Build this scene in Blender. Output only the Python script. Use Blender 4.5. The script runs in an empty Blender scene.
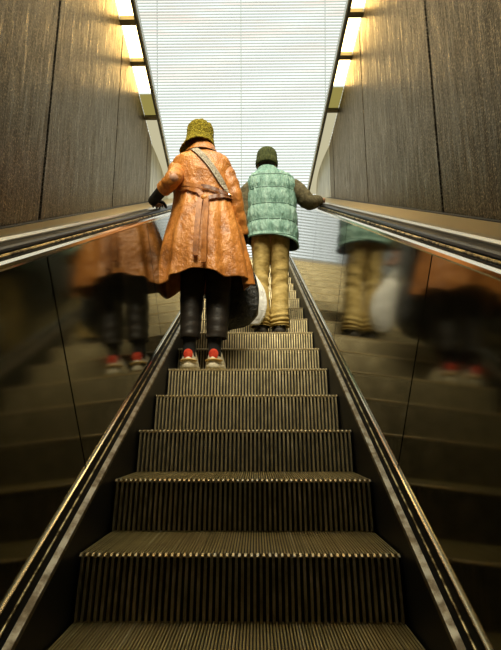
import bpy, bmesh, math, random
from mathutils import Vector, Matrix, noise
from mathutils.bvhtree import BVHTree
random.seed(7)
S = bpy.context.scene
COL = S.collection
R = math.radians

# ------------------------------------------------------------------ camera
cam_d = bpy.data.cameras.new('camera')
cam = bpy.data.objects.new('camera', cam_d); COL.objects.link(cam)
cam_d.sensor_fit = 'VERTICAL'; cam_d.sensor_height = 24.0
cam_d.lens = 490.0 / 650.0 * 24.0
cam_d.clip_start = 0.02
cam.location = (0.053, 0.0, 0.38)
cam.rotation_euler = (R(102.0), 0.0, R(0.643))
S.camera = cam

# ------------------------------------------------------------------ sky and exposure
world = bpy.data.worlds.new('sky'); S.world = world
world.use_nodes = True
bg = world.node_tree.nodes['Background']
bg.inputs[0].default_value = (0.95, 1.0, 0.90, 1)
bg.inputs[1].default_value = 1.25
sun_d = bpy.data.lights.new('sun', 'SUN'); sun = bpy.data.objects.new('sun', sun_d); COL.objects.link(sun)
sun_d.energy = 6.0; sun_d.angle = R(32); sun_d.color = (1.0, .90, .66)
sun.rotation_euler = (R(36), 0, 0)      # from behind and above, through the open roof
S.view_settings.view_transform = 'Standard'
S.view_settings.look = 'None'
S.view_settings.gamma = 1.0
S.view_settings.use_curve_mapping = False
S.view_settings.exposure = 0.0
SHADE_SLAB_Y = 0.6                   # front edge of the unseen slab added to shade the near steps
LOUVRE_GLOW = 1.3
STRIP_GLOW = 12.0

# ------------------------------------------------------------------ constants of the escalator
RUN, RISE = 0.3586, 0.1883
Y1 = 1.645                      # nosing of the reference step
SL = RISE / RUN
K0, K1 = -4, 17                 # lowest and highest step built
YT = Y1 + 17 * RUN              # upper end of the incline
YB = Y1 + (K0 - 1) * RUN        # lower end of the incline
def zl(y):                      # nosing line
    return SL * (min(max(y, YB), YT) - Y1)

# ------------------------------------------------------------------ material helpers
def mat(name, col=(.5, .5, .5), rough=.5, metal=0.0, spec=.5, **kw):
    m = bpy.data.materials.new(name); m.use_nodes = True
    b = m.node_tree.nodes['Principled BSDF']
    b.inputs['Base Color'].default_value = (*col, 1)
    b.inputs['Roughness'].default_value = rough
    b.inputs['Metallic'].default_value = metal
    b.inputs['Specular IOR Level'].default_value = spec
    for k, v in kw.items():
        b.inputs[k].default_value = v
    return m
def N(m, t, **kw):
    n = m.node_tree.nodes.new(t)
    for k, v in kw.items(): setattr(n, k, v)
    return n
def L(m, a, b): m.node_tree.links.new(a, b)
def P(m): return m.node_tree.nodes['Principled BSDF']
def coords(m, scale, out='Object'):
    tc = N(m, 'ShaderNodeTexCoord'); mp = N(m, 'ShaderNodeMapping')
    mp.inputs['Scale'].default_value = scale
    L(m, tc.outputs[out], mp.inputs['Vector'])
    return mp.outputs['Vector']
def noise_tex(m, vec, scale, detail=4, rough=.6):
    n = N(m, 'ShaderNodeTexNoise'); n.inputs['Scale'].default_value = scale
    n.inputs['Detail'].default_value = detail; n.inputs['Roughness'].default_value = rough
    L(m, vec, n.inputs['Vector']); return n.outputs['Fac']
def ramp(m, fac, stops):
    r = N(m, 'ShaderNodeValToRGB'); e = r.color_ramp.elements
    while len(e) < len(stops): e.new(.5)
    for el, (p, c) in zip(e, stops):
        el.position = p; el.color = (*c, 1) if len(c) == 3 else c
    L(m, fac, r.inputs['Fac']); return r.outputs['Color']
def mixc(m, fac, a, b, mode='MIX'):
    x = N(m, 'ShaderNodeMix', data_type='RGBA', blend_type=mode)
    if isinstance(fac, float): x.inputs[0].default_value = fac
    else: L(m, fac, x.inputs[0])
    for i, v in ((6, a), (7, b)):
        if isinstance(v, tuple): x.inputs[i].default_value = (*v, 1)
        else: L(m, v, x.inputs[i])
    return x.outputs[2]
def bump(m, h, strength=.3, dist=.01):
    b = N(m, 'ShaderNodeBump'); b.inputs['Strength'].default_value = strength
    b.inputs['Distance'].default_value = dist
    L(m, h, b.inputs['Height']); L(m, b.outputs['Normal'], P(m).inputs['Normal'])
def maprange(m, v, a, b, c, d):
    r = N(m, 'ShaderNodeMapRange')
    for i, x in enumerate((a, b, c, d)): r.inputs[i + 1].default_value = x
    L(m, v, r.inputs[0]); return r.outputs[0]

# ------------------------------------------------------------------ materials
def m_granite():
    m = mat('polished_speckled_granite', rough=.3, spec=.35, metal=.4)
    v = coords(m, (1, 1, 1))
    sp = noise_tex(m, v, 105, 4, .8)
    big = noise_tex(m, coords(m, (1, 1, .3)), 2.6, 6, .7)
    c1 = ramp(m, sp, [(.4, (.010, .0105, .009)), (.5, (.060, .057, .051)), (.58, (.14, .13, .112)), (.68, (.55, .48, .36))])
    c2 = ramp(m, big, [(.3, (.66, .66, .64)), (.7, (1.3, 1.2, 1.0))])
    L(m, mixc(m, .85, c1, c2, 'MULTIPLY'), P(m).inputs['Base Color'])
    P(m).inputs['Specular Tint'].default_value = (1, .72, .34, 1)
    st = noise_tex(m, coords(m, (9, 9, 1.2)), 3.0, 5, .75)
    L(m, maprange(m, st, .35, .65, .24, .5), P(m).inputs['Roughness'])
    ad = N(m, 'ShaderNodeMath', operation='MULTIPLY_ADD')
    L(m, sp, ad.inputs[0]); ad.inputs[1].default_value = .12
    L(m, noise_tex(m, coords(m, (14, 14, 1.0)), 2.2, 4, .7), ad.inputs[2])
    bump(m, ad.outputs[0], .45, .014)
    return m
def m_panel():
    m = mat('dark_brushed_steel', (.3, .27, .2), .2, .92)
    v = coords(m, (1, 1, 1))
    cl = noise_tex(m, coords(m, (1, 1, .5)), 1.6, 4, .6)
    L(m, ramp(m, cl, [(.3, (.15, .148, .11)), (.7, (.235, .225, .17))]), P(m).inputs['Base Color'])
    br = noise_tex(m, coords(m, (60, 60, 2.0)), 4, 3, .6)
    L(m, maprange(m, cl, .3, .7, .05, .11), P(m).inputs['Roughness'])
    bump(m, br, .02, .002)
    return m
def m_metal(name, col, rough, streak=True, wear=None):
    m = mat(name, col, rough, 1.0)
    if wear:
        n = noise_tex(m, coords(m, (1, 1, 1)), 22, 5, .7)
        L(m, ramp(m, n, [(.42, wear), (.56, col)]), P(m).inputs['Base Color'])
        L(m, maprange(m, n, .35, .65, rough + .25, rough), P(m).inputs['Roughness'])
    return m
def m_tread():
    m = mat('worn_aluminium_tread', (.3, .25, .16), .45, .35)
    v = coords(m, (105, .6, .6))
    n = noise_tex(m, v, 1.0, 2, .6)
    d = noise_tex(m, coords(m, (1, 1, 1), 'Object'), 9, 5, .7)
    c = ramp(m, n, [(.4, (.43, .345, .135)), (.6, (.68, .56, .26)), (.68, (.95, .9, .68))])
    L(m, mixc(m, .6, c, ramp(m, d, [(.3, (.5, .46, .4)), (.65, (1, 1, 1))]), 'MULTIPLY'), P(m).inputs['Base Color'])
    return m
def m_riser():
    m = mat('dirty_aluminium_riser', (.3, .25, .16), .5, .55)
    d = noise_tex(m, coords(m, (7, 7, 2.5)), 4, 5, .7)
    c = ramp(m, d, [(.3, (.21, .17, .08)), (.6, (.52, .435, .245)), (.75, (.7, .6, .39))])
    tc = N(m, 'ShaderNodeTexCoord'); sx = N(m, 'ShaderNodeSeparateXYZ')
    L(m, tc.outputs['Object'], sx.inputs[0])
    L(m, c, P(m).inputs['Base Color'])
    return m
def m_cloth(name, c_dark, c_mid, c_light, scale, rough=.8, bs=.4, bd=.01, aniso=(1, 1, 1), spec=.3):
    m = mat(name, c_mid, rough, 0, spec)
    n = noise_tex(m, coords(m, aniso), scale, 6, .62)
    L(m, ramp(m, n, [(.3, c_dark), (.5, c_mid), (.72, c_light)]), P(m).inputs['Base Color'])
    n2 = noise_tex(m, coords(m, aniso), scale * 3.3, 4, .6)
    ad = N(m, 'ShaderNodeMath', operation='MULTIPLY_ADD')
    L(m, n2, ad.inputs[0]); ad.inputs[1].default_value = .35; L(m, n, ad.inputs[2])
    bump(m, ad.outputs[0], bs, bd)
    return m
def glow(name, col, strength):
    m = bpy.data.materials.new(name); m.use_nodes = True
    nt = m.node_tree; nt.nodes.clear()
    e = nt.nodes.new('ShaderNodeEmission'); o = nt.nodes.new('ShaderNodeOutputMaterial')
    e.inputs[0].default_value = (*col, 1); e.inputs[1].default_value = strength
    nt.links.new(e.outputs[0], o.inputs[0]); return m
def m_louvre_pane():
    m = glow('daylit_frosted_pane', (.9, .95, .94), LOUVRE_GLOW)
    e = [n for n in m.node_tree.nodes if n.type == 'EMISSION'][0]
    tc = N(m, 'ShaderNodeTexCoord'); mp = N(m, 'ShaderNodeMapping')
    mp.inputs['Scale'].default_value = (.35, 1, 4.0)
    L(m, tc.outputs['Object'], mp.inputs['Vector'])
    n = noise_tex(m, mp.outputs['Vector'], 1.3, 3, .7)
    sx = N(m, 'ShaderNodeSeparateXYZ'); L(m, tc.outputs['Object'], sx.inputs[0])
    up = maprange(m, sx.outputs['Z'], 2.6, 5.3, 0.0, 1.0)
    tint = ramp(m, n, [(.45, (.93, 1.0, .985)), (.6, (.95, .80, .72))])
    L(m, mixc(m, up, (.93, 1.0, .985), tint), e.inputs[0])
    return m

M = {}
M['granite'] = m_granite()
M['joint'] = mat('dark_joint', (.012, .011, .01), .8)
M['panel'] = m_panel()
M['chrome'] = m_metal('polished_steel', (.78, .7, .55), .16)
M['chrome_dull'] = m_metal('satin_steel', (.62, .54, .4), .3)
M['deck'] = m_metal('satin_deck_steel', (.66, .52, .30), .34)
M['bar'] = m_metal('worn_skirt_bar', (.42, .36, .25), .4, wear=(.27, .21, .13))
M['gold_line'] = m_metal('worn_brass_line', (.6, .47, .22), .3, wear=(.1, .07, .03))
M['skirt'] = mat('black_skirt_panel', (.010, .010, .010), .5)
M['black'] = mat('dark_recess', (.012, .012, .011), .6)
M['rubber'] = mat('black_handrail_rubber', (.008, .008, .008), .4, 0, .25)
M['tread'] = m_tread()
M['tread_base'] = mat('tread_groove', (.025, .022, .016), .7)
M['riser'] = m_riser()
M['riser_base'] = mat('riser_groove', (.012, .011, .008), .8)  # groove shade put into the colour, darker than the ribs
M['nosing'] = m_cloth('worn_nosing_teeth', (.42, .28, .08), (.66, .52, .28), (.85, .76, .55), 30, .4, .05, .002)
P(M['nosing']).inputs['Metallic'].default_value = .5
M['frame'] = mat('dark_frame_paint', (.02, .024, .022), .5)
M['frame_light'] = mat('pale_frame_paint', (.55, .57, .54), .5)
M['mullion'] = mat('bronze_mullion', (.10, .085, .04), .45, .3)
M['jamb'] = m_cloth('brushed_yellow_stone', (.30, .26, .15), (.46, .41, .25), (.68, .66, .50), 3.0, .35, .1, .005, (6, 6, .6), .5)
M['plaster'] = mat('dark_plaster', (.05, .045, .036), .9)
M['floor'] = m_cloth('grey_terrazzo', (.22, .2, .17), (.3, .28, .24), (.4, .38, .33), 40, .5, .05)
M['slat'] = mat('pale_slat_paint', (.31, .35, .355), .6)
M['pane'] = m_louvre_pane()
M['strip'] = glow('daylit_strip_glass', (1.0, .70, .27), STRIP_GLOW)

M['soffit_glow_green'] = glow('glowing_olive_soffit', (.62, .52, .14), .5)  # soffit colours with a glow of their own, added for brightness
M['soffit_glow_pale'] = glow('glowing_pale_soffit', (.9, .82, .52), .62)
M['leather'] = m_cloth('tan_leather', (.22, .075, .014), (.56, .205, .038), (.80, .35, .09), 9, .38, .8, .025, (1, 1, .7), .5)
M['leather_belt'] = m_cloth('tan_belt_leather', (.17, .055, .01), (.40, .14, .028), (.6, .25, .07), 14, .42, .3)
M['leather_dark'] = mat('dark_tan_leather', (.16, .05, .012), .45)
M['wool'] = m_cloth('olive_yellow_fleece', (.13, .10, .006), (.33, .26, .015), (.58, .47, .05), 60, .95, 1.0, .03)
M['strap'] = m_cloth('speckled_woven_strap', (.10, .085, .06), (.42, .37, .28), (.78, .73, .62), 130, .8, .3)
M['black_leather'] = m_cloth('black_brown_leather', (.012, .010, .008), (.022, .017, .013), (.045, .033, .022), 9, .46, .35, .01, (1, 1, 2.5), .5)
M['sock'] = mat('black_sock', (.012, .012, .012), .9)
M['sole'] = m_cloth('cream_rubber_sole', (.50, .43, .28), (.72, .65, .47), (.85, .80, .64), 20, .6, .1)
M['upper'] = m_cloth('white_and_tan_mesh', (.74, .60, .34), (.86, .79, .60), (.9, .88, .80), 14, .7, .2)
M['tan_stripe'] = mat('yellow_tan_suede', (.70, .46, .14), .8)
M['red'] = m_cloth('red_orange_suede', (.5, .03, .012), (.72, .06, .025), (.8, .14, .06), 30, .8, .2)
M['skin'] = m_cloth('skin', (.48, .24, .15), (.56, .30, .20), (.62, .36, .25), 8, .5, .05, .002)
M['hair'] = mat('dark_grey_hair', (.07, .06, .05), .7)
M['glove'] = m_cloth('black_knit_glove', (.008, .008, .008), (.015, .015, .016), (.03, .03, .03), 60, .8, .2)
def m_poly():
    m = m_cloth('black_plastic_bag', (.006, .007, .007), (.012, .013, .013), (.025, .026, .026), 16, .25, 1.0, .03, (1, 1, 1), .6)
    return m
M['bin'] = m_poly()
M['white_poly'] = m_cloth('white_plastic_bag', (.55, .55, .52), (.75, .75, .72), (.85, .86, .84), 12, .4, .8, .03, (1, 1, .6), .5)
M['vest'] = m_cloth('mint_green_quilted_nylon', (.09, .21, .165), (.20, .38, .315), (.36, .55, .48), 6, .42, 1.0, .035, (3.2, 3.2, .9), .5)
M['vest_in'] = mat('dark_green_lining', (.012, .035, .024), .8)
M['vest_seam'] = mat('deep_green_seam', (.03, .085, .06), .7)
M['sleeve'] = m_cloth('olive_brown_knit', (.05, .042, .02), (.10, .085, .045), (.16, .135, .075), 40, .9, .6, .01)
M['beanie'] = m_cloth('dark_green_rib_knit', (.02, .028, .008), (.055, .068, .02), (.12, .13, .04), 20, .9, .6, .01, (6, 6, 1))
M['khaki'] = m_cloth('mustard_khaki_twill', (.22, .145, .035), (.44, .32, .105), (.62, .48, .2), 8, .75, .7, .02, (1, 1, 1.8))
M['boot'] = mat('black_shoe_leather', (.016, .014, .012), .5)
M['boot_sole'] = mat('dark_shoe_sole', (.03, .026, .02), .8)

# ------------------------------------------------------------------ object helpers
def link_mesh(name, me, parent=None, mats=()):
    o = bpy.data.objects.new(name, me); COL.objects.link(o)
    for m in mats: me.materials.append(m)
    if parent is not None: o.parent = parent
    return o
def obj(name, bm, mats, parent=None, smooth=False, loc=None):
    me = bpy.data.meshes.new(name)
    bmesh.ops.recalc_face_normals(bm, faces=bm.faces[:])
    bm.to_mesh(me); bm.free()
    if not isinstance(mats, (list, tuple)): mats = [mats]
    o = link_mesh(name, me, parent, mats)
    if smooth:
        for p in me.polygons: p.use_smooth = True
    if loc: o.location = loc
    return o
def tag(o, label, cat, group=None):
    o['label'] = label; o['category'] = cat
    if group: o['group'] = group
    return o
def struct(o): o['kind'] = 'structure'; return o
def empty(name, loc=(0, 0, 0)):
    o = bpy.data.objects.new(name, None); COL.objects.link(o); o.location = loc
    o.empty_display_size = .1
    return o
def box(bm, x0, x1, y0, y1, z0, z1, mi=0, bev=0):
    vs = [bm.verts.new((x, y, z)) for x in (x0, x1) for y in (y0, y1) for z in (z0, z1)]
    fs = [(0, 1, 3, 2), (4, 6, 7, 5), (0, 4, 5, 1), (2, 3, 7, 6), (0, 2, 6, 4), (1, 5, 7, 3)]
    out = []
    for f in fs:
        fa = bm.faces.new([vs[i] for i in f]); fa.material_index = mi; out.append(fa)
    return out
def sweep(bm, prof, ys, closed=True, mi=0, sx=1, caps=True):
    """prof: (X, h) pairs; swept along the escalator line at the ys."""
    rows = []
    for y in ys:
        rows.append([bm.verts.new((sx * x, y, zl(y) + h)) for x, h in prof])
    n = len(prof); rng = n if closed else n - 1
    for a, b in zip(rows, rows[1:]):
        for i in range(rng):
            j = (i + 1) % n
            bm.faces.new((a[i], a[j], b[j], b[i])).material_index = mi
    if closed and caps:
        bm.faces.new(rows[0]).material_index = mi
        bm.faces.new(rows[-1][::-1]).material_index = mi
def circ(cx, cz, r, n=12, rz=None):
    rz = rz or r
    return [(cx + r * math.cos(2 * math.pi * i / n), cz + rz * math.sin(2 * math.pi * i / n)) for i in range(n)]

def cr(p0, p1, p2, p3, t):      # Catmull-Rom on tuples
    return tuple(.5 * (2 * b + (c - a) * t + (2 * a - 5 * b + 4 * c - d) * t * t + (3 * b - a - 3 * c + d) * t ** 3)
                 for a, b, c, d in zip(p0, p1, p2, p3))
def interp(keys, n):
    out = []
    m = len(keys) - 1
    for i in range(n + 1):
        u = i / n * m; k = min(int(u), m - 1); t = u - k
        out.append(cr(keys[max(k - 1, 0)], keys[k], keys[k + 1], keys[min(k + 2, m)], t))
    return out
def loft(bm, keys, nr=40, ns=48, fold=None, cap0=False, cap1=False, power=2.0, mi=0):
    """keys: (cx,cy,cz,rx,ry) horizontal rings."""
    rows = []
    rings = interp(keys, nr)
    for i, (cx, cy, cz, rx, ry) in enumerate(rings):
        t = i / nr; row = []
        for j in range(ns):
            a = 2 * math.pi * j / ns
            c, s = math.cos(a), math.sin(a)
            c = math.copysign(abs(c) ** (2 / power), c); s = math.copysign(abs(s) ** (2 / power), s)
            k, dz = (1, 0) if fold is None else fold(a, t)
            row.append(bm.verts.new((cx + rx * c * k, cy + ry * s * k, cz + dz)))
        rows.append(row)
    for a, b in zip(rows, rows[1:]):
        for j in range(ns):
            k = (j + 1) % ns
            bm.faces.new((a[j], a[k], b[k], b[j])).material_index = mi
    if cap0: bm.faces.new(rows[0][::-1])
    if cap1: bm.faces.new(rows[-1])
    return rows
def tube(bm, keys, nr=30, ns=20, fold=None, cap=True, mi=0):
    """keys: (x,y,z,r[,r2]) path; rings perpendicular to the path."""
    keys = [k if len(k) == 5 else (*k, k[3]) for k in keys]
    pts = interp(keys, nr)
    rows = []; ref = Vector((0, 1, 0))
    for i, p in enumerate(pts):
        q = Vector(p[:3])
        a = Vector(pts[max(i - 1, 0)][:3]); b = Vector(pts[min(i + 1, nr)][:3])
        d = (b - a).normalized()
        if abs(d.dot(ref)) > .95: u = d.cross(Vector((1, 0, 0))).normalized()
        else: u = d.cross(ref).normalized()
        w = d.cross(u).normalized()
        row = []
        for j in range(ns):
            th = 2 * math.pi * j / ns
            k = 1 if fold is None else fold(th, i / nr)
            row.append(bm.verts.new(q + u * (p[3] * k * math.cos(th)) + w * (p[4] * k * math.sin(th))))
        rows.append(row)
    for a, b in zip(rows, rows[1:]):
        for j in range(ns):
            k = (j + 1) % ns
            bm.faces.new((a[j], a[k], b[k], b[j])).material_index = mi
    if cap:
        bm.faces.new(rows[0][::-1]); bm.faces.new(rows[-1])
    return rows
def ellipsoid(bm, c, r, rot=None, u=20, v=14):
    mt = Matrix.Translation(c)
    if rot is not None: mt = mt @ rot
    mt = mt @ Matrix.Diagonal((*r, 1))
    bmesh.ops.create_uvsphere(bm, u_segments=u, v_segments=v, radius=1.0, matrix=mt)
def capsule(bm, a, b, ra, rb, n=14):
    """closed tapered capsule from a to b"""
    a, b = Vector(a), Vector(b); d = (b - a)
    ln = d.length; d.normalize()
    u = d.orthogonal().normalized(); w = d.cross(u)
    prof = []
    for i in range(1, 6):
        t = i / 6 * math.pi / 2
        prof.append((-ra * math.cos(t), ra * math.sin(t)))
    prof.append((0, ra)); prof.append((ln, rb))
    for i in range(1, 6):
        t = i / 6 * math.pi / 2
        prof.append((ln + rb * math.sin(t), rb * math.cos(t)))
    v0 = bm.verts.new(a - d * ra); v1 = bm.verts.new(b + d * rb)
    rows = [[bm.verts.new(a + d * h + (u * math.cos(2 * math.pi * j / n) + w * math.sin(2 * math.pi * j / n)) * r)
             for j in range(n)] for h, r in prof]
    for p, q in zip(rows, rows[1:]):
        for j in range(n):
            bm.faces.new((p[j], p[(j + 1) % n], q[(j + 1) % n], q[j]))
    for j in range(n):
        bm.faces.new((v0, rows[0][(j + 1) % n], rows[0][j]))
        bm.faces.new((v1, rows[-1][j], rows[-1][(j + 1) % n]))
def chain(bm, pts):
    for (a, ra), (b, rb) in zip(pts, pts[1:]): capsule(bm, a, b, ra, rb)
def baked(name, bm, mods, m, parent=None):
    """object whose modifiers are applied into one continuous mesh"""
    o = obj(name, bm, m, None)
    for t, kw in mods:
        md = o.modifiers.new(t.lower(), t)
        for k, v in kw.items(): setattr(md, k, v)
    dg = bpy.context.evaluated_depsgraph_get()
    me = bpy.data.meshes.new_from_object(o.evaluated_get(dg))
    me.name = name
    old = o.data; o.modifiers.clear(); o.data = me; bpy.data.meshes.remove(old)
    if not me.materials: me.materials.append(m)
    for p in me.polygons: p.use_smooth = True
    if parent is not None: o.parent = parent
    return o
REM = lambda v, s=4: [('REMESH', dict(mode='VOXEL', voxel_size=v)), ('SMOOTH', dict(factor=.5, iterations=s))]
def solid(o, th, off=-1, sub=0):
    md = o.modifiers.new('thickness', 'SOLIDIFY'); md.thickness = th; md.offset = off
    if sub:
        s = o.modifiers.new('smooth', 'SUBSURF'); s.levels = sub; s.render_levels = sub
    return o

# ================================================================== THE SETTING
def wall(name, side, x_at, z1, y0, y1, joints, slot):
    """polished granite slabs with open joints in front of a dark backing; x_at(y) is the face"""
    bm = bmesh.new()
    ys = [y0] + [j for j in joints if y0 < j < y1] + [y1]
    g = .013
    zb = -2.4
    for a, b in zip(ys, ys[1:]):
        xa, xb = x_at(a + g), x_at(b - g)
        v = [bm.verts.new(p) for p in ((xa, a + g, zb), (xb, b - g, zb), (xb, b - g, z1), (xa, a + g, z1))]
        w = [bm.verts.new((p.co.x + side * .05, p.co.y, p.co.z)) for p in v]
        bm.faces.new(v)
        for i in range(4): bm.faces.new((v[i], w[i], w[(i + 1) % 4], v[(i + 1) % 4]))
        bm.faces.new(w[::-1])
    xa, xb = x_at(y0) + side * .03, x_at(y1) + side * .03
    v = [bm.verts.new(p) for p in ((xa, y0, zb), (xb, y1 - .02, zb), (xb, y1 - .02, z1 - .005), (xa, y0, z1 - .005))]
    w = [bm.verts.new((p.co.x + side * .17, p.co.y, p.co.z)) for p in v]
    for f in (v, w[::-1]): bm.faces.new(f).material_index = 1
    for i in range(4): bm.faces.new((v[i], w[i], w[(i + 1) % 4], v[(i + 1) % 4])).material_index = 1
    return struct(obj(name, bm, [M['granite'], M['joint']]))
ZL, ZR = .38 + 3.23, .38 + 3.38
xL = lambda y: -1.03 - .06 * (y - 3.16)
xR = lambda y: .95
YE_L, YE_R, YJ = 5.1, 5.4, 6.7
wall('wall_left', -1, xL, ZL, -4.0, YE_L, [.81 - 1.34 * i for i in range(4, 0, -1)] + [.81, 2.15, 3.48, 4.84], 0)
wall('wall_right', 1, xR, ZR, -4.0, YE_R, [.76 - 1.43 * i for i in range(3, 0, -1)] + [.76, 2.19, 3.62, 5.13], 0)

# return panels at the far end of each wall
def jamb(name, side, x_at, y0, y1, z1):
    bm = bmesh.new(); n = 14; rows = []
    for i in range(n + 1):
        t = i / n; y = y0 + (y1 - y0) * t
        x = x_at(y) - side * .05 * math.sin(t * math.pi)
        rows.append((bm.verts.new((x, y, 1.6)), bm.verts.new((x, y, z1)), bm.verts.new((x + side * .15, y, z1)), bm.verts.new((x + side * .15, y, 1.6))))
    for a, b in zip(rows, rows[1:]):
        for k in range(4): bm.faces.new((a[k], a[(k + 1) % 4], b[(k + 1) % 4], b[k]))
    bm.faces.new(rows[0]); bm.faces.new(rows[-1][::-1])
    return struct(obj(name, bm, M['jamb'], smooth=False))
jamb('trim_1', -1, xL, YE_L + .004, YJ, ZL)
jamb('trim_2', 1, xR, YE_R + .004, YJ, ZR)

# clerestory strips beside the wall tops: glass, cross bars, long dark frame
def strip(name, side, x_at, w, z, bars, yg, y_end, beam_name):
    bm = bmesh.new()
    def quadbox(bm, ya, yb, o0, o1, z0, z1, mi=0):
        pts = []
        for y in (ya, yb):
            for o in (o0, o1):
                x = x_at(y) - side * o
                pts += [bm.verts.new((x, y, z0)), bm.verts.new((x, y, z1))]
        for f in ((0, 2, 3, 1), (4, 5, 7, 6), (0, 1, 5, 4), (2, 6, 7, 3), (0, 4, 6, 2), (1, 3, 7, 5)):
            bm.faces.new([pts[i] for i in f]).material_index = mi
    quadbox(bm, SHADE_SLAB_Y, yg, .0, w, z + .03, z + .045)
    g = struct(obj(name, bm, M['strip']))
    for y in bars:
        b2 = bmesh.new(); quadbox(b2, y - .03, y + .03, .0, w, z - .01, z + .028)
        obj('glazing_bar', b2, M['mullion'], g)
    b3 = bmesh.new(); quadbox(b3, SHADE_SLAB_Y, y_end, w, w + .022, z - .02, z + .06)
    be = struct(obj(beam_name, b3, M['frame']))
    b5 = bmesh.new(); quadbox(b5, SHADE_SLAB_Y, y_end, w + .022, w + .034, z - .012, z + .06)
    obj('pale_edge', b5, M['frame_light'], be)
    for ya, yb, m in ((yg + .03, yg + .33, 'soffit_glow_green'), (yg + .39, y_end - .02, 'soffit_glow_pale')):  # opaque soffit beyond the glass, given its own glow to look lit
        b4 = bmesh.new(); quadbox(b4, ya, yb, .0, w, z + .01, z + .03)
        obj('glowing_soffit', b4, M[m], g)
    b4 = bmesh.new(); quadbox(b4, yg + .33, yg + .39, .0, w, z - .01, z + .03)
    obj('glazing_bar', b4, M['mullion'], g)
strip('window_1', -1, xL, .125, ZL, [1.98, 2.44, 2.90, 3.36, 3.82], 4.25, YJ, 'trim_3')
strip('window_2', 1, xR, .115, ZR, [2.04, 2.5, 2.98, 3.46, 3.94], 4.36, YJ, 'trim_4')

# far louvred window: daylit panes behind pale horizontal slats
LH = 8.2
win = struct(empty('window_3', (-.1, 9.35, 3.05)))
win.rotation_euler = (R(12), 0, 0)
xs = [-3.47, -1.8, -.13, 1.54, 3.2]
for a, b in zip(xs, xs[1:]):
    bm = bmesh.new(); box(bm, a + .012, b - .012, .03, .05, 0, LH)
    obj('window_pane', bm, M['pane'], win)
bm = bmesh.new()
pit = .0583
for i in range(int(LH / pit)):
    box(bm, -3.47, 3.2, -.004, .012, i * pit, i * pit + .024)
obj('louvre_slats', bm, M['slat'], win)
for x in xs:
    bm = bmesh.new(); box(bm, x - .005, x + .005, .026, .06, 0, LH)
    obj('window_mullion', bm, M['slat'], win)

# unseen slab added to darken the lower steps, end wall, floors
bm = bmesh.new(); box(bm, -1.5, 1.25, -4.1, SHADE_SLAB_Y, ZR + .05, ZR + .25); struct(obj('shade_slab', bm, M['plaster']))
bm = bmesh.new(); box(bm, -1.5, 1.25, -4.25, -4.05, -2.4, ZR + .25); struct(obj('wall_back', bm, M['plaster']))
zb = zl(YB)
bm = bmesh.new(); box(bm, -1.0, .95, -4.05, YB - .01, zb - .3, zb - .004); struct(obj('floor', bm, M['floor']))
zt = zl(YT)
bm = bmesh.new(); box(bm, -3.6, 3.4, YT + .03, 12.0, zt - .3, zt - .004); struct(obj('floor.001', bm, M['floor']))
bm = bmesh.new()                # unseen slab added below the steps to stop light leaking up
v = [bm.verts.new((x, y, zl(y) - d)) for y in (YB - .01, YT + .03) for x in (-.9, .9) for d in (.55, .65)]
for f in ((0, 1, 3, 2), (4, 6, 7, 5), (0, 4, 5, 1), (2, 3, 7, 6), (0, 2, 6, 4), (1, 5, 7, 3)): bm.faces.new([v[i] for i in f])
struct(obj('light_leak_slab', bm, M['black']))

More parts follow.
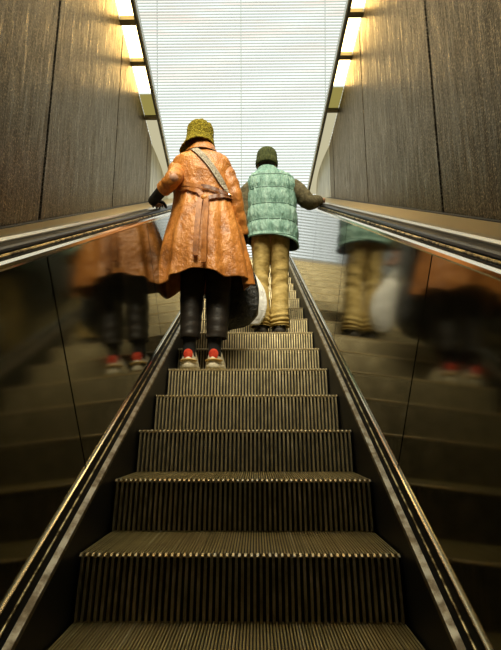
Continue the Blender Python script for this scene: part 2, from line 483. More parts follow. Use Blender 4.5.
# ================================================================== THE ESCALATOR
ys_all = [-3.6, YB - .4, YB - .01, YB + .01] + [YB + .2 + i * .4 for i in range(int((YT - YB) / .4))] + [YT - .01, YT + .01, YT + 1.0]
ys_all = sorted(set(round(y, 4) for y in ys_all))
CA = math.cos(math.atan(SL)) * math.sin(math.atan(SL))
def balustrade(side, word):
    b = empty('escalator_balustrade', (0, 0, 0))
    tag(b, 'dark brushed steel escalator balustrade along the %s of the steps' % word, 'balustrade', 'balustrades of the escalator')
    s = side
    bm = bmesh.new(); sweep(bm, [(.508, -.5), (.508, .088), (.516, .088), (.516, -.5)], ys_all, sx=s)
    obj('skirt_panel', bm, M['skirt'], b)
    bm = bmesh.new(); sweep(bm, [(.506, .086), (.509, .098), (.527, .104), (.531, .098), (.531, .08), (.51, .08)], ys_all, sx=s)
    obj('skirt_bar', bm, M['bar'], b)
    bm = bmesh.new(); sweep(bm, [(.528, .085), (.528, .10), (.540, .128), (.547, .165), (.56, .165), (.56, .085)], ys_all, sx=s)
    obj('inner_deck', bm, M['black'], b)
    bm = bmesh.new(); sweep(bm, circ(.5375, .127, .0042, 8), ys_all, sx=s)
    obj('brass_line', bm, M['gold_line'], b)
    bm = bmesh.new(); sweep(bm, circ(.549, .163, .0058, 10), ys_all, sx=s)
    obj('base_bead', bm, M['chrome'], b)
    # panels with joints square to the slope
    top, bot = 1.02, .165
    xp = lambda h: .553 + (h - bot) / (top - bot) * .05
    js = [1.45 + 1.3 * i for i in range(-3, 6)]
    js = [-3.6] + [j for j in js if j > YB] + [YT + 1.0]
    for j0, j1 in zip(js, js[1:]):
        bm = bmesh.new(); rows = []
        n = 14
        for i in range(n + 1):
            row = []
            for h in (bot, bot + .2, bot + .4, bot + .6, top):
                sh0 = -(h - top) * CA if j0 > -3 else 0
                sh1 = -(h - top) * CA if j1 < YT else 0
                ya, yb = j0 + sh0 + .0045, j1 + sh1 - .0045
                y = ya + (yb - ya) * i / n
                row.append(bm.verts.new((s * xp(h), y, zl(y) + h)))
            rows.append(row)
        back = [[bm.verts.new((v.co.x + s * .012, v.co.y, v.co.z)) for v in r] for r in rows]
        for A, B in zip(rows, rows[1:]):
            for k in range(4): bm.faces.new((A[k], A[k + 1], B[k + 1], B[k]))
        for A, B in zip(back, back[1:]):
            for k in range(4): bm.faces.new((A[k], B[k], B[k + 1], A[k + 1]))
        for r, q in ((rows[0], back[0]), (rows[-1], back[-1])):
            for k in range(4): bm.faces.new((r[k], q[k], q[k + 1], r[k + 1]))
        for k in (0, 4):
            for i in range(n): bm.faces.new((rows[i][k], rows[i + 1][k], back[i + 1][k], back[i][k]))
        obj('steel_panel', bm, M['panel'], b)
    bm = bmesh.new(); sweep(bm, [(.572, .1), (.62, 1.02), (.66, 1.02), (.66, .1)], ys_all, sx=s)
    obj('panel_backing', bm, M['black'], b)
    bm = bmesh.new(); sweep(bm, [(.600, 1.012), (.594, 1.020), (.594, 1.032), (.600, 1.040), (.610, 1.040), (.612, 1.012)], ys_all, sx=s)
    obj('chrome_bead', bm, M['chrome'], b)
    bm = bmesh.new(); sweep(bm, [(.611, 1.0), (.611, 1.043), (.72, 1.043), (.72, 1.0)], ys_all, sx=s)
    obj('rail_track', bm, M['black'], b)
    bm = bmesh.new(); sweep(bm, circ(.622, 1.048, .0055, 8), ys_all, sx=s)
    obj('track_line', bm, M['gold_line'], b)
    bm = bmesh.new(); sweep(bm, [(.712, 1.03), (.712, 1.072), (.718, 1.082), (.744, 1.086), (.752, 1.03)], ys_all, sx=s)
    obj('outer_bead', bm, M['chrome_dull'], b)
    bm = bmesh.new(); rows = []
    for y in ys_all:                # wide outer deck up to the wall
        xw = abs(xL(y)) if s < 0 else xR(y)
        hw = 1.074 if s < 0 else 1.1
        xw -= .002
        rows.append([bm.verts.new((s * X, y, zl(y) + h)) for X, h in ((.75, 1.0), (.75, 1.070), (xw - .02, hw), (xw - .02, 1.0))])
    for A, B in zip(rows, rows[1:]):
        for k in range(4): bm.faces.new((A[k], A[(k + 1) % 4], B[(k + 1) % 4], B[k]))
    bm.faces.new(rows[0]); bm.faces.new(rows[-1][::-1])
    obj('outer_deck', bm, M['deck'], b)
    bm = bmesh.new(); rows = []
    for y in ys_all:                # dark seal where deck meets wall
        xw = (abs(xL(y)) if s < 0 else xR(y)) - .002
        hw = 1.074 if s < 0 else 1.1
        rows.append([bm.verts.new((s * X, y, zl(y) + h)) for X, h in ((xw - .02, 1.0), (xw - .02, hw + .004), (xw, hw + .008), (xw, 1.0))])
    for A, B in zip(rows, rows[1:]):
        for k in range(4): bm.faces.new((A[k], A[(k + 1) % 4], B[(k + 1) % 4], B[k]))
    bm.faces.new(rows[0]); bm.faces.new(rows[-1][::-1])
    obj('wall_seal', bm, M['black'], b)
    # the moving rubber handrail
    bm = bmesh.new()
    prof = [(.634, 1.050), (.629, 1.057), (.631, 1.065), (.638, 1.071), (.652, 1.075), (.680, 1.075), (.694, 1.071), (.702, 1.065), (.703, 1.058), (.698, 1.050)]
    sweep(bm, prof, ys_all, sx=s)
    h = obj('handrail', bm, M['rubber'], None, smooth=False)
    tag(h, 'black rubber escalator handrail on the %s, under the %s' % (word, "coated person's black glove" if s < 0 else "vest wearer's bare hand"), 'handrail', 'handrails of the escalator')
balustrade(-1, 'left'); balustrade(1, 'right')

# steps
def tread_bm():
    bm = bmesh.new()
    box(bm, -.5, .5, .004, .385, -.03, -.009, 1)
    n = 105; p = 1.0 / n
    for i in range(n):
        x = -.5 + (i + .5) * p
        z = 0 if i % 2 else -.0005
        f = box(bm, x - .0025, x + .0025, 0, .385, -.0095, z, 0)
        f[2].material_index = 2
        if i % 2 == 0:              # every second rib carries a nosing tooth
            v = [bm.verts.new((xx, yy, zz)) for xx in (x - .0036, x + .0036) for yy, zz in ((-.009, -.0095), (-.009, -.006), (.001, .0006), (.006, .0006), (.006, -.0095))]
            for q in ((0, 1, 2, 3, 4), (9, 8, 7, 6, 5)): bm.faces.new([v[k] for k in q]).material_index = 2
            for k in range(5): bm.faces.new((v[k], v[(k + 1) % 5], v[(k + 1) % 5 + 5], v[k + 5])).material_index = 2
    return bm
def riser_bm():
    bm = bmesh.new()
    zs = [-.0125, -.035, -.065, -.1, -.135, -.165, -.187]
    yy = lambda z: .002 - .034 * (abs(z) / .187) ** .8
    def band(x0, x1, off, mi, back):
        rows = []
        for z in zs:
            y = yy(z) + off
            rows.append([bm.verts.new((x0, y, z)), bm.verts.new((x1, y, z)), bm.verts.new((x1, y + back, z)), bm.verts.new((x0, y + back, z))])
        for A, B in zip(rows, rows[1:]):
            for k in range(4): bm.faces.new((A[k], A[(k + 1) % 4], B[(k + 1) % 4], B[k])).material_index = mi
        bm.faces.new(rows[0]).material_index = mi; bm.faces.new(rows[-1][::-1]).material_index = mi
    band(-.5, .5, .018, 1, .012)
    n = 52; p = 1.0 / n
    for i in range(n):
        x = -.5 + (i + .5) * p
        band(x - .0042, x + .0042, 0, 0, .019)
    return bm
def comb_bm():
    bm = bmesh.new()
    box(bm, -.498, .498, .003, .018, -.0125, -.0095, 0)
    return bm
lab = {0: 'nearest escalator step, its ribbed tread cut by the bottom of the photo',
       1: 'first full escalator step from the bottom, broad tread showing',
       2: 'second full escalator step from the bottom, thin strip of tread showing',
       3: 'third full escalator step up, two below the sneakers',
       4: 'escalator step directly below the one with the sneakers',
       5: 'escalator step with the red heeled white sneakers standing on it',
       6: 'escalator step between the white sneakers and the black shoes',
       7: 'escalator step with the khaki trousers and black shoes standing on it',
       8: 'escalator step just above the one with the black shoes'}
first = None
for k in [1, 0, 2, 3, 4, 5, 6, 7, 8] + list(range(9, K1 + 1)) + list(range(-1, K0 - 1, -1)):
    loc = (0, Y1 + (k - 1) * RUN, (k - 1) * RISE)
    if first is None:
        first = empty('escalator_step', loc)
        obj('tread', tread_bm(), [M['tread'], M['tread_base'], M['nosing']], first)
        obj('riser', riser_bm(), [M['riser'], M['riser_base']], first)
        obj('nosing_strip', comb_bm(), M['nosing'], first)
        st = first
    else:
        st = first.copy(); COL.objects.link(st); st.location = loc
        for ch in list(first.children):
            c = ch.copy(); COL.objects.link(c); c.parent = st
    if k in lab: text = lab[k]
    elif k < 0: text = 'dark ribbed escalator step behind the camera, %s below the nearest one' % ['', 'one', 'two', 'three', 'four'][-k]
    else: text = 'distant ribbed escalator step, %s above the step with the black shoes' % ['', '', 'second', 'third', 'fourth', 'fifth', 'sixth', 'seventh', 'eighth', 'ninth', 'tenth'][k - 7]
    tag(st, text, 'escalator step', 'ribbed steps of the escalator')

# ================================================================== PEOPLE
def fold_noise(a, z, f=1.0, seed=0.0):
    return noise.noise(Vector((math.cos(a) * 1.6 * f + seed, math.sin(a) * 1.6 * f, z)))
def add_head(bm, c, yaw=0, s=1.0):
    """head with face towards +Y, c = centre of the skull"""
    x, y, z = c
    rot = Matrix.Rotation(yaw, 4, 'Z')
    def at(dx, dy, dz): return Vector(c) + rot @ Vector((dx * s, dy * s, dz * s))
    ellipsoid(bm, at(0, -.005, .02), (.076 * s, .094 * s, .092 * s), rot)
    ellipsoid(bm, at(0, .035, -.045), (.056 * s, .055 * s, .068 * s), rot)         # face and jaw
    ellipsoid(bm, at(0, .066, -.092), (.024 * s, .02 * s, .018 * s), rot)         # chin
    capsule(bm, at(0, .088, .005), at(0, .106, -.034), .008 * s, .013 * s)        # nose
    for sx in (-1, 1):
        ellipsoid(bm, at(sx * .03, .082, .01), (.013 * s, .010 * s, .009 * s), rot)   # eyes
        capsule(bm, at(sx * .016, .088, .026), at(sx * .046, .078, .026), .007 * s, .006 * s)   # brow
        ellipsoid(bm, at(sx * .08, -.006, -.018), (.011 * s, .02 * s, .033 * s), rot)   # ear
        ellipsoid(bm, at(sx * .012, -.01, -.11), (.04 * s, .045 * s, .05 * s), rot)
    capsule(bm, at(-.02, .086, -.062), at(.02, .086, -.062), .008 * s, .008 * s)      # lips
    capsule(bm, at(-.016, .086, -.073), at(.016, .086, -.073), .008 * s, .008 * s)
def add_hand(bm, wrist, along, out, thumb, curl=.5, s=1.0, gap=0.0):
    """wrist point, finger direction, back-of-hand normal, thumb side; fingers curl away from `out`"""
    a = Vector(along).normalized(); o = Vector(out).normalized(); o = (o - a * o.dot(a)).normalized()
    t = Vector(thumb).normalized(); t = (t - a * t.dot(a) - o * t.dot(o)).normalized()
    w = Vector(wrist)
    for k in (-1, -.33, .33, 1):
        capsule(bm, w + t * (k * .016 * s), w + a * (.085 * s) + t * (k * .030 * s), .014 * s, .0115 * s)
    ln = [.072, .083, .078, .062]
    for i, k in enumerate((1, .33, -.33, -1)):
        p = w + a * (.088 * s) + t * (k * .031 * s); ang = 0.0
        r = [.0098, .009, .0083, .0072]
        seg = [ln[i] * .45 * s, ln[i] * .32 * s, ln[i] * .26 * s]
        for j in range(3):
            ang += curl * (1.0 if j else .8)
            d = a * math.cos(ang) - o * math.sin(ang)
            q = p + d * seg[j]
            capsule(bm, p, q, r[j] * s, r[j + 1] * s); p = q
    p0 = w + a * (.02 * s) + t * (.024 * s)
    p1 = p0 + (a * .6 + t * .7 - o * .25 * (1 + curl)).normalized() * .045 * s
    p2 = p1 + (a * .85 + t * .25 - o * .4 * (1 + curl)).normalized() * .034 * s
    p3 = p2 + (a * .9 - o * .5 * (1 + curl)).normalized() * .026 * s
    chain(bm, [(p0, .0145 * s), (p1, .0115 * s), (p2, .010 * s), (p3, .008 * s)])
def ribbon(bm, pts, w, th, nrm):
    """flat strap through pts; nrm(p) gives the outward normal"""
    rows = []
    for i, p in enumerate(pts):
        a = pts[max(i - 1, 0)]; b = pts[min(i + 1, len(pts) - 1)]
        d = (b - a).normalized(); n = nrm(i); s = d.cross(n).normalized()
        n = s.cross(d).normalized()
        rows.append([bm.verts.new(p + s * w / 2), bm.verts.new(p + s * w / 2 + n * th), bm.verts.new(p - s * w / 2 + n * th), bm.verts.new(p - s * w / 2)])
    for A, B in zip(rows, rows[1:]):
        for k in range(4): bm.faces.new((A[k], A[(k + 1) % 4], B[(k + 1) % 4], B[k]))
    bm.faces.new(rows[0]); bm.faces.new(rows[-1][::-1])
def drape(bvh, xz, lift=.004, n=24, y_from=2.0):
    """points on the back of a garment under a polyline given as (x, z)"""
    keys = [(x, 0.0, z) for x, z in xz]
    pts, nr = [], []
    for x, _, z in interp(keys, n):
        h = bvh.ray_cast(Vector((x, y_from, z)), Vector((0, 1, 0)))
        if h[0] is None: continue
        nn = h[1] if h[1].y < 0 else -h[1]
        pts.append(h[0] + nn * lift); nr.append(nn)
    # soften
    for _ in range(2):
        q = pts[:]
        for i in range(1, len(pts) - 1): q[i] = (pts[i - 1] + pts[i] * 2 + pts[i + 1]) / 4
        pts = q
    return pts, nr
def bvh_of(o):
    me = o.data
    return BVHTree.FromPolygons([v.co.copy() for v in me.vertices], [tuple(p.vertices) for p in me.polygons])

# ---------------------------------------------------------------- the person in the tan coat
ZW = 4 * RISE                    # tread under the sneakers
W = empty('person', (-.30, 3.22, ZW))
tag(W, 'person in long tan leather coat and olive hat, gloved hand on left rail', 'person')
WB = -Vector(W.location)
def wpart(o, parent=W):
    """geometry is authored in world coordinates"""
    o.data.transform(Matrix.Translation(WB)); o.parent = parent
    return o
bm = bmesh.new()
add_head(bm, (-.345, 3.25, 2.44))
chain(bm, [((-.338, 3.225, 2.38), .052), ((-.332, 3.21, 2.26), .058)])
ellipsoid(bm, (-.325, 3.21, 2.13), (.165, .10, .15)); ellipsoid(bm, (-.31, 3.21, 1.93), (.13, .09, .16)); ellipsoid(bm, (-.297, 3.2, 1.73), (.165, .105, .14))
for sx, hx, kx, ax in ((-1, -.375, -.385, -.383), (1, -.215, -.208, -.222)):
    chain(bm, [((hx, 3.2, 1.68), .085), ((kx, 3.225, 1.24), .055), ((kx, 3.19, 1.12), .054), ((ax, 3.165, .86), .036), ((ax, 3.165, .81), .036)])
    capsule(bm, (ax, 3.15, .795), (ax, 3.32, .79), .032, .028)
LSH, LEL, LWR = (-.49, 3.21, 2.205), (-.50, 3.0, 2.02), (-.652, 3.15, 1.955)
RSH, REL, RWR = (-.165, 3.21, 2.205), (-.085, 3.18, 1.95), (-.035, 3.27, 1.71)
chain(bm, [((-.33, 3.21, 2.21), .07), (LSH, .055), (LEL, .042), (LWR, .028)])
chain(bm, [((-.33, 3.21, 2.21), .07), (RSH, .055), (REL, .042), (RWR, .028)])
lh = ((-.663, 3.165, 1.944), (-.02, 1, .42), (-.1, -.42, 1), (1, 0, 0))
rh = ((-.032, 3.285, 1.69), (.05, .12, -1), (1, 0, .1), (0, 1, .1))
add_hand(bm, *lh, .32, .93); add_hand(bm, *rh, .95, .93)
wpart(baked('body', bm, REM(.006), M['skin']))
for h, c, cs in ((lh, .32, (-.585, 3.085, 1.982)), (rh, .95, (-.042, 3.25, 1.73))):
    bm = bmesh.new(); add_hand(bm, *h, c, 1.06); capsule(bm, cs, Vector(h[0]), .040, .036)
    wpart(baked('glove', bm, REM(.0045, 3), M['glove']))

# coat
ck = [(-.338, 3.215, 2.345, .078, .075), (-.336, 3.205, 2.315, .105, .088), (-.335, 3.20, 2.285, .178, .108), (-.335, 3.20, 2.235, .213, .125),
      (-.325, 3.20, 2.14, .212, .135), (-.325, 3.20, 2.05, .208, .134), (-.317, 3.20, 1.965, .205, .134),
      (-.308, 3.19, 1.84, .230, .155), (-.310, 3.185, 1.70, .264, .175), (-.31, 3.18, 1.56, .292, .19), (-.307, 3.18, 1.44, .314, .20), (-.303, 3.18, 1.335, .330, .208)]
def coat_fold(a, t):
    f = max(0.0, (t - .42) / .58)
    g = max(0.0, 1 - abs(t - .55) / .12)
    k = 1 + .055 * f * math.sin(9 * a + 1.1) + .035 * f * math.sin(15 * a + .5 + 2 * t) + .05 * f * fold_noise(a, t * 3, 1.2, 3.1)
    k += .02 * g * math.sin(21 * a) + .012 * fold_noise(a, t * 14, 2.5, 9)
    # hem height: dips left, raised in the middle of the back
    u = math.cos(a)
    back = max(0.0, -math.sin(a))
    dz = f ** 3 * (.05 * back * (1 - abs(u + .15)) + (-.06 if u < -.5 else .0) * min(1, (-u - .5) * 3) + .012 * math.sin(7 * a))
    # box pleat line down the back
    d = (a - R(270)); k += -.03 * f * math.exp(-((d - .33) / .05) ** 2) - .035 * f * math.exp(-((d + .45) / .06) ** 2)
    return k, dz
bm = bmesh.new(); loft(bm, ck, 90, 140, coat_fold, power=2.25)
coat = wpart(obj('coat', bm, [M['leather'], M['leather_dark']], smooth=True))
bvh = BVHTree.FromPolygons([v.co - WB for v in coat.data.vertices], [tuple(p.vertices) for p in coat.data.polygons])
solid(coat, .006)
# collar
bm = bmesh.new(); loft(bm, [(-.338, 3.215, 2.325, .092, .085), (-.34, 3.22, 2.37, .084, .085), (-.342, 3.225, 2.408, .086, .09), (-.34, 3.218, 2.375, .10, .10), (-.338, 3.205, 2.315, .125, .112)], 20, 48)
wpart(obj('collar', bm, M['leather'], smooth=True), coat)
coat_children = []
# sleeves
def sleeve_fold(seed, amp=.07):
    def f(th, t): return 1 + amp * noise.noise(Vector((math.cos(th) * 1.2, math.sin(th) * 1.2, t * 9 + seed))) + .03 * math.sin(t * 46 + 2 * math.cos(th))
    return f
bm = bmesh.new(); tube(bm, [(-.44, 3.205, 2.235, .070), (-.498, 3.19, 2.185, .073), (-.497, 3.09, 2.09, .062), (-.505, 3.015, 2.025, .056), (-.545, 3.045, 1.995, .053), (-.578, 3.075, 1.982, .052)], 44, 28, sleeve_fold(2))
wpart(obj('sleeve', bm, M['leather'], smooth=True), coat)
bm = bmesh.new(); tube(bm, [(-.225, 3.205, 2.215, .070), (-.172, 3.19, 2.16, .074), (-.125, 3.17, 2.06, .064), (-.095, 3.165, 1.95, .059), (-.07, 3.2, 1.83, .055), (-.045, 3.245, 1.715, .05)], 50, 28, sleeve_fold(7))
wpart(obj('sleeve', bm, M['leather'], smooth=True), coat)
# belt pieces tied behind, two hanging tails
def strap_piece(name, xz, w, m, parent, lift=.005, th=.005, n=26):
    pts, nr = drape(bvh, xz, lift, n)
    bm = bmesh.new(); ribbon(bm, pts, w, th, lambda i: nr[i])
    return wpart(obj(name, bm, m, smooth=False), parent)
strap_piece('belt', [(-.475, 2.0), (-.40, 1.985), (-.33, 1.945), (-.29, 1.885)], .032, M['leather_belt'], coat, .014)
strap_piece('belt', [(-.47, 2.018), (-.42, 2.014), (-.36, 2.0), (-.30, 1.985)], .026, M['leather_belt'], coat, .017)
strap_piece('belt', [(-.32, 1.995), (-.25, 1.98), (-.19, 1.96), (-.125, 1.945)], .028, M['leather_dark'], coat, .017)
strap_piece('belt', [(-.28, 1.885), (-.24, 1.905), (-.19, 1.925), (-.125, 1.935)], .03, M['leather_dark'], coat, .014)
strap_piece('belt_tail', [(-.318, 1.885), (-.326, 1.75), (-.332, 1.6), (-.334, 1.46)], .034, M['leather_belt'], coat, .022, .010)
strap_piece('belt_tail', [(-.272, 1.885), (-.272, 1.75), (-.272, 1.6), (-.27, 1.41)], .034, M['leather_belt'], coat, .024, .010)
pts, nr = drape(bvh, [(-.30, 1.89), (-.27, 1.885)], .028, 2)
bm = bmesh.new(); ellipsoid(bm, pts[1], (.027, .014, .022)); wpart(obj('belt_knot', bm, M['leather'], smooth=True), coat)

# shoulder strap of a crossbody bag
pts, nr = drape(bvh, [(-.385, 2.30), (-.345, 2.265), (-.29, 2.2), (-.22, 2.1), (-.16, 2.0), (-.14, 1.955)], .008, 30)
CB = empty('crossbody_strap', pts[0])
tag(CB, 'speckled grey woven shoulder strap crossing the back of the tan coat', 'bag strap')
over = [Vector((-.405, 3.25, 2.33)), Vector((-.40, 3.2, 2.335)), Vector((-.395, 3.13, 2.32))]
allp = [p for p in over] + pts[2:]
alln = [Vector((-.3, .2, 1)), Vector((-.3, 0, 1)), Vector((-.2, -.6, .8))] + nr[2:]
bm = bmesh.new(); ribbon(bm, allp, .042, .005, lambda i: alln[i])
o = obj('strap_webbing', bm, M['strap']); o.data.transform(Matrix.Translation(-pts[0])); o.parent = CB
bm = bmesh.new()
q = pts[-1]
ellipsoid(bm, q + Vector((.004, -.008, -.008)), (.02, .008, .016)); o = obj('strap_buckle', bm, M['chrome'], smooth=True)
o.data.transform(Matrix.Translation(-pts[0])); o.parent = CB

# hat
bm = bmesh.new()
def hat_fold(a, t):
    k = 1 + .035 * fold_noise(a, t * 9, 4, 5) + .02 * fold_noise(a, t * 25, 9, 1)
    b = max(0.0, (t - .62) / .38)
    u = math.cos(a)
    return k + b * (.18 if u < 0 else 0) * abs(u), -b * .045 * max(0, -u) + .012 * fold_noise(a, t * 6, 3, 2)
loft(bm, [(-.352, 3.24, 2.568, .03, .04), (-.352, 3.24, 2.566, .066, .08), (-.353, 3.24, 2.545, .088, .108), (-.354, 3.24, 2.50, .091, .114), (-.355, 3.24, 2.45, .094, .118), (-.358, 3.238, 2.415, .104, .13), (-.362, 3.235, 2.392, .112, .142)],
     44, 80, hat_fold, cap0=True)
hat = wpart(obj('bucket_hat', bm, M['wool'], smooth=True)); solid(hat, .008, 1)
# trousers, socks, sneakers
bm = bmesh.new()
def leg_fold(seed):
    def f(a, t): return (1 + .014 * math.sin(t * 60 + math.cos(a + seed) * 2) * (.4 + .6 * t) + .05 * noise.noise(Vector((math.cos(a), math.sin(a), t * 8 + seed))), 0)
    return f
loft(bm, [(-.36, 3.2, 1.80, .09, .12), (-.372, 3.2, 1.62, .092, .11), (-.377, 3.205, 1.42, .085, .095), (-.379, 3.2, 1.2, .078, .085), (-.381, 3.18, 1.06, .07, .078), (-.381, 3.17, .965, .066, .074)], 60, 40, leg_fold(1))
loft(bm, [(-.23, 3.2, 1.80, .09, .12), (-.216, 3.2, 1.62, .092, .11), (-.203, 3.205, 1.42, .086, .095), (-.203, 3.205, 1.2, .081, .085), (-.204, 3.18, 1.06, .073, .078), (-.206, 3.17, .962, .069, .074)], 60, 40, leg_fold(4))
solid(wpart(obj('trousers', bm, M['black_leather'], smooth=True)), .004)
for ax in (-.383, -.217):
    bm = bmesh.new(); tube(bm, [(ax, 3.168, 1.02, .048), (ax, 3.165, .92, .043), (ax, 3.163, .84, .042)], 10, 20)
    wpart(obj('sock', bm, M['sock'], smooth=True))
def shoe(parent, fix, cx, y0, z0, length, w, m_upper, m_sole, m_tab, toe=0.0, tall=.1):
    """heel at y0, toe towards +Y"""
    def outline(off, n=36):
        out = []
        for i in range(n):
            a = 2 * math.pi * i / n; c, s = math.cos(a), math.sin(a)
            t = (s + 1) / 2
            wd = (w * (.40 + .10 * math.sin(t * math.pi * .9))) + off
            y = y0 + length / 2 + (length / 2 + off) * math.copysign(abs(s) ** .8, s)
            x = cx + wd * math.copysign(abs(c) ** .75, c) + toe * (t - .2)
            out.append((x, y))
        return out
    def stack(levels, m, name, par):
        bm = bmesh.new(); rows = []
        for off, z, fn in levels:
            rows.append([bm.verts.new((x, y, z0 + z + (fn((y - y0) / length) if fn else 0))) for x, y in outline(off)])
        for A, B in zip(rows, rows[1:]):
            for k in range(len(A)): bm.faces.new((A[k], A[(k + 1) % len(A)], B[(k + 1) % len(A)], B[k]))
        bm.faces.new(rows[0][::-1]); bm.faces.new(rows[-1])
        o = fix(obj(name, bm, m, smooth=True), par)
        return o
    e = stack([(-.012, .028, None), (.0, .034, None), (.001, .05, None), (-.006, .072, lambda t: .0 - .012 * max(0, t - .45)),
               (-.008, .09, lambda t: -.05 * max(0, t - .45)), (-.014, tall - .01, lambda t: -.12 * max(0, t - .42)), (-.022, tall, lambda t: -.12 * max(0, t - .42))], m_upper, 'sneaker' if m_tab else 'shoe', parent)
    stack([(-.006, .0015, None), (.004, .006, None), (.006, .018, None), (.006, .03, None), (.0, .042, lambda t: -.01 * t)], m_sole, 'sole', e)
    if m_tab:
        bm = bmesh.new()
        ellipsoid(bm, (cx, y0 + .014, z0 + tall - .030), (w * .26, .008, .034)); fix(obj('heel_tab', bm, m_tab, smooth=True), e)
        bm = bmesh.new()
        tube(bm, [(cx - w * .40, y0 + .045, z0 + .06, .006, .012), (cx - w * .28, y0 + .008, z0 + .062, .006, .012), (cx, y0 - .001, z0 + .064, .006, .012), (cx + w * .28, y0 + .008, z0 + .062, .006, .012), (cx + w * .40, y0 + .045, z0 + .06, .006, .012)], 16, 8); fix(obj('heel_stripe', bm, M['tan_stripe'], smooth=True), e)
        bm = bmesh.new()
        for i in range(4):
            yy = y0 + length * (.45 + .09 * i); zz = z0 + .094 - .017 * i
            tube(bm, [(cx - .025, yy, zz - .008, .0035), (cx, yy, zz, .0035), (cx + .025, yy, zz - .008, .0035)], 6, 6)
        fix(obj('laces', bm, M['sole'], smooth=True), e)
    return e
shoe(W, wpart, -.383, 3.10, ZW, .27, .118, M['upper'], M['sole'], M['red'], -.012, .13)
shoe(W, wpart, -.219, 3.10, ZW, .27, .118, M['upper'], M['sole'], M['red'], .02, .13)

# black plastic bag hanging from the right glove
def bag(name, label, hand, pts_lo, m, seed, tilt=0.0):
    """pts: outline rings (cx,cy,cz,rx,ry)"""
    e = empty(name, hand); tag(e, label, 'bag')
    off = Matrix.Translation(-Vector(hand))
    bm = bmesh.new()
    def f(a, t):
        return (1 + .10 * noise.noise(Vector((math.cos(a) * 2 + seed, math.sin(a) * 2, t * 4))) + .05 * math.sin(9 * a + seed) * (1 - t)), tilt * math.cos(a) * t
    loft(bm, pts_lo, 40, 56, f, cap0=True, cap1=True, power=4.0)
    o = obj('bag_body', bm, m, smooth=True); o.data.transform(off); o.parent = e
    t = pts_lo[0]
    for s in (-1, 1):
        bm = bmesh.new()
        tube(bm, [(t[0] + s * t[3] * .6, t[1], t[2] - .01, .012, .004), (hand[0] + s * .012, hand[1] + s * .006, (hand[2] + t[2]) / 2, .010, .005), (hand[0], hand[1] + s * .004, hand[2], .009, .005)], 14, 10)
        o = obj('bag_handle', bm, m, smooth=True); o.data.transform(off); o.parent = e
    return e
bag('carrier_bag', "black plastic carrier bag hanging below the tan coat's right hem", (-.012, 3.33, 1.60),
    [(-.03, 3.34, 1.47, .07, .03), (-.05, 3.35, 1.42, .105, .05), (-.05, 3.36, 1.32, .118, .065), (-.045, 3.36, 1.2, .122, .07), (-.055, 3.36, 1.13, .118, .06), (-.07, 3.355, 1.075, .10, .03)], M['bin'], 2.0, .045)

# ---------------------------------------------------------------- the person in the green vest
ZM = 6 * RISE
G = empty('person.001', (.18, 3.97, ZM))
tag(G, 'person in mint green quilted vest and dark beanie, hand on right rail', 'person')
GB = -Vector(G.location)
def gpart(o, parent=G):
    o.data.transform(Matrix.Translation(GB)); o.parent = parent
    return o
bm = bmesh.new()
add_head(bm, (.152, 3.985, 2.70), .1, 1.0)
chain(bm, [((.155, 3.965, 2.64), .058), ((.18, 3.955, 2.5), .066)])
ellipsoid(bm, (.19, 3.96, 2.36), (.18, .11, .16)); ellipsoid(bm, (.185, 3.96, 2.15), (.155, .11, .17)); ellipsoid(bm, (.18, 3.96, 1.98), (.16, .105, .13))
for hx, kx, ax in ((.105, .10, .098), (.255, .25, .245)):
    chain(bm, [((hx, 3.96, 1.96), .085), ((kx, 3.98, 1.58), .057), ((kx, 3.945, 1.46), .055), ((ax, 3.91, 1.22), .038), ((ax, 3.91, 1.19), .036)])
    capsule(bm, (ax, 3.9, 1.172), (ax, 4.06, 1.167), .03, .026)
chain(bm, [((.19, 3.96, 2.44), .075), ((.385, 3.96, 2.44), .058), ((.515, 3.93, 2.30), .043), ((.628, 4.06, 2.385), .03)])
chain(bm, [((.19, 3.96, 2.44), .075), ((-.0, 3.96, 2.44), .058), ((-.055, 3.93, 2.17), .043), ((-.066, 3.90, 1.93), .03)])
gh = ((.64, 4.075, 2.395), (.15, 1, .5), (-.05, -.45, 1), (-1, 0, 0))
gl = ((-.07, 3.895, 1.905), (.05, 0, -1), (-1, 0, 0), (0, 1, 0))
add_hand(bm, *gh, .32, .98); add_hand(bm, *gl, .95, .98)
gpart(baked('body', bm, REM(.006), M['skin']))
# hair at the nape
bm = bmesh.new(); ellipsoid(bm, (.152, 3.955, 2.685), (.072, .068, .052)); gpart(obj('hair', bm, M['hair'], smooth=True))
# vest
vk = [(.16, 3.965, 2.625, .078, .078), (.165, 3.955, 2.60, .098, .09), (.178, 3.95, 2.56, .158, .118), (.19, 3.95, 2.52, .208, .138), (.193, 3.95, 2.43, .218, .155), (.193, 3.95, 2.30, .219, .165), (.193, 3.95, 2.16, .221, .17), (.193, 3.95, 2.03, .226, .175), (.196, 3.95, 1.945, .23, .18)]
rows_q = [2.515, 2.385, 2.235, 2.09, 1.975]
zs_v = interp([(k[2],) for k in vk], 100)
def vest_fold(a, t):
    z = zs_v[int(round(t * 100))][0]
    d = min(abs(z - q) for q in rows_q)
    puff = min(1.0, d / .045)
    u = math.cos(a); f = max(0, (t - .6) / .4)
    k = 1 + .045 * (puff ** .6 - 1) * (t > .2)
    k += .03 * noise.noise(Vector((u * 5 + z * 3, math.sin(a) * 5, z * 11))) * (t > .12) + .02 * noise.noise(Vector((u * 11, math.sin(a) * 11 + z * 5, z * 22))) * (t > .12)
    dz = f * f * (-.05 * max(0, u) * (1 - .3 * max(0, -math.sin(a))) + .012 * max(0, -u))
    return k, dz
bm = bmesh.new(); rr = loft(bm, vk, 100, 130, vest_fold, power=2.3)
vest = gpart(obj('vest', bm, [M['vest'], M['vest_in'], M['vest_seam']], smooth=True))
md = solid(vest, .012).modifiers['thickness']; md.material_offset = 1
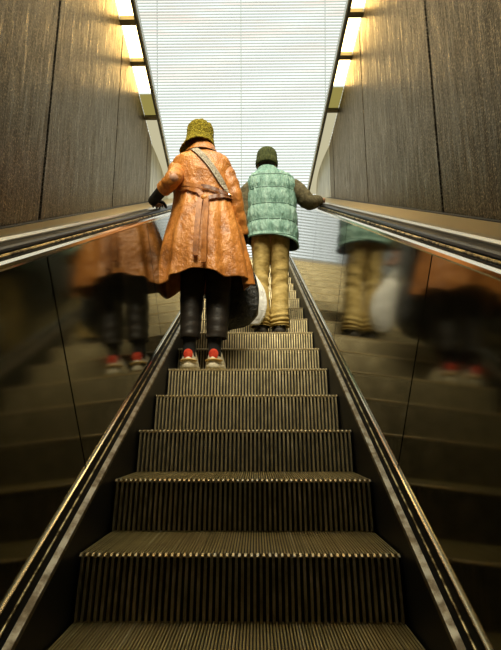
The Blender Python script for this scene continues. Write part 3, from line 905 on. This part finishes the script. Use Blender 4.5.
vb = BVHTree.FromPolygons([v.co - GB for v in vest.data.vertices], [tuple(p.vertices) for p in vest.data.polygons])
for zq in rows_q[:4] + [1.955]:
    pts, nr = drape(vb, [(.193 - .19, zq), (.193 - .1, zq - .004), (.193, zq - .006), (.193 + .1, zq - .004), (.193 + .19, zq - .008)], -.0005, 40)
    bm = bmesh.new(); ribbon(bm, pts, .009, .002, lambda i: nr[i]); gpart(obj('quilting_seam', bm, M['vest_seam']), vest)
bm = bmesh.new(); loft(bm, [(.165, 3.955, 2.585, .098, .092), (.16, 3.96, 2.61, .085, .085), (.158, 3.965, 2.634, .084, .084), (.158, 3.962, 2.62, .092, .092), (.163, 3.955, 2.58, .112, .102)], 20, 48, lambda a, t: (1 + .02 * fold_noise(a, t * 6, 4), 0))
gpart(obj('collar', bm, M['vest'], smooth=True), vest)
# knit sleeves
bm = bmesh.new(); tube(bm, [(.35, 3.96, 2.455, .078), (.405, 3.95, 2.425, .083), (.47, 3.935, 2.345, .076), (.522, 3.94, 2.305, .068), (.57, 3.99, 2.335, .058), (.612, 4.04, 2.368, .047)], 46, 26, sleeve_fold(3, .06))
gpart(obj('jumper_sleeve', bm, M['sleeve'], smooth=True))
bm = bmesh.new(); tube(bm, [(.04, 3.96, 2.455, .075), (-.01, 3.955, 2.40, .078), (-.045, 3.94, 2.25, .066), (-.055, 3.93, 2.15, .06), (-.06, 3.905, 2.03, .052), (-.066, 3.9, 1.94, .042)], 46, 26, sleeve_fold(8, .06))
gpart(obj('jumper_sleeve', bm, M['sleeve'], smooth=True))
# beanie
bm = bmesh.new()
rib = lambda a, t: (1 + .018 * math.sin(34 * a), 0)
loft(bm, [(.155, 3.975, 2.825, .02, .022), (.155, 3.975, 2.817, .058, .07), (.155, 3.975, 2.79, .08, .098), (.154, 3.976, 2.745, .086, .108), (.153, 3.976, 2.69, .087, .11)], 30, 136, rib, cap0=True)
bn = gpart(obj('beanie', bm, M['beanie'], smooth=True)); solid(bn, .006, 1)
bm = bmesh.new(); loft(bm, [(.153, 3.976, 2.722, .088, .112), (.153, 3.976, 2.718, .096, .119), (.153, 3.976, 2.694, .099, .121), (.153, 3.976, 2.669, .096, .119), (.153, 3.976, 2.664, .088, .112)], 16, 136, rib)
gpart(obj('beanie_cuff', bm, M['beanie'], smooth=True), bn)
# trousers with stacked ankles
def khaki_fold(seed):
    def f(a, t):
        st = max(0, (t - .72) / .28)
        kn = math.exp(-((t - .45) / .1) ** 2)
        k = 1 + (.15 * st + .05 * kn) * math.sin(t * (95 if st else 70) + 1.8 * math.cos(a + seed)) + .06 * noise.noise(Vector((math.cos(a) * 1.5, math.sin(a) * 1.5, t * 9 + seed)))
        return k, 0
    return f
bm = bmesh.new()
loft(bm, [(.12, 3.955, 2.10, .10, .135), (.108, 3.955, 1.93, .094, .125), (.10, 3.96, 1.75, .074, .105), (.095, 3.955, 1.56, .067, .092), (.095, 3.935, 1.40, .068, .09), (.096, 3.92, 1.27, .078, .092), (.096, 3.915, 1.195, .077, .09)], 80, 44, khaki_fold(2))
loft(bm, [(.242, 3.955, 2.10, .10, .135), (.25, 3.955, 1.93, .094, .125), (.255, 3.96, 1.75, .077, .105), (.256, 3.955, 1.56, .073, .092), (.252, 3.935, 1.40, .073, .09), (.246, 3.92, 1.27, .08, .092), (.246, 3.915, 1.195, .079, .09)], 80, 44, khaki_fold(6))
solid(gpart(obj('trousers', bm, M['khaki'], smooth=True)), .004)
shoe(G, gpart, .098, 3.83, ZM, .275, .112, M['boot'], M['boot_sole'], None, -.01, .1)
shoe(G, gpart, .246, 3.83, ZM, .275, .112, M['boot'], M['boot_sole'], None, .015, .1)
bag('carrier_bag.001', 'white plastic carrier bag hanging beside the khaki trouser leg', (-.064, 3.88, 1.80),
    [(-.03, 3.85, 1.66, .04, .025), (-.01, 3.83, 1.60, .065, .035), (.03, 3.81, 1.48, .09, .045), (.045, 3.80, 1.36, .095, .045), (.04, 3.80, 1.25, .08, .04), (.03, 3.80, 1.19, .05, .025)], M['white_poly'], 5.0)
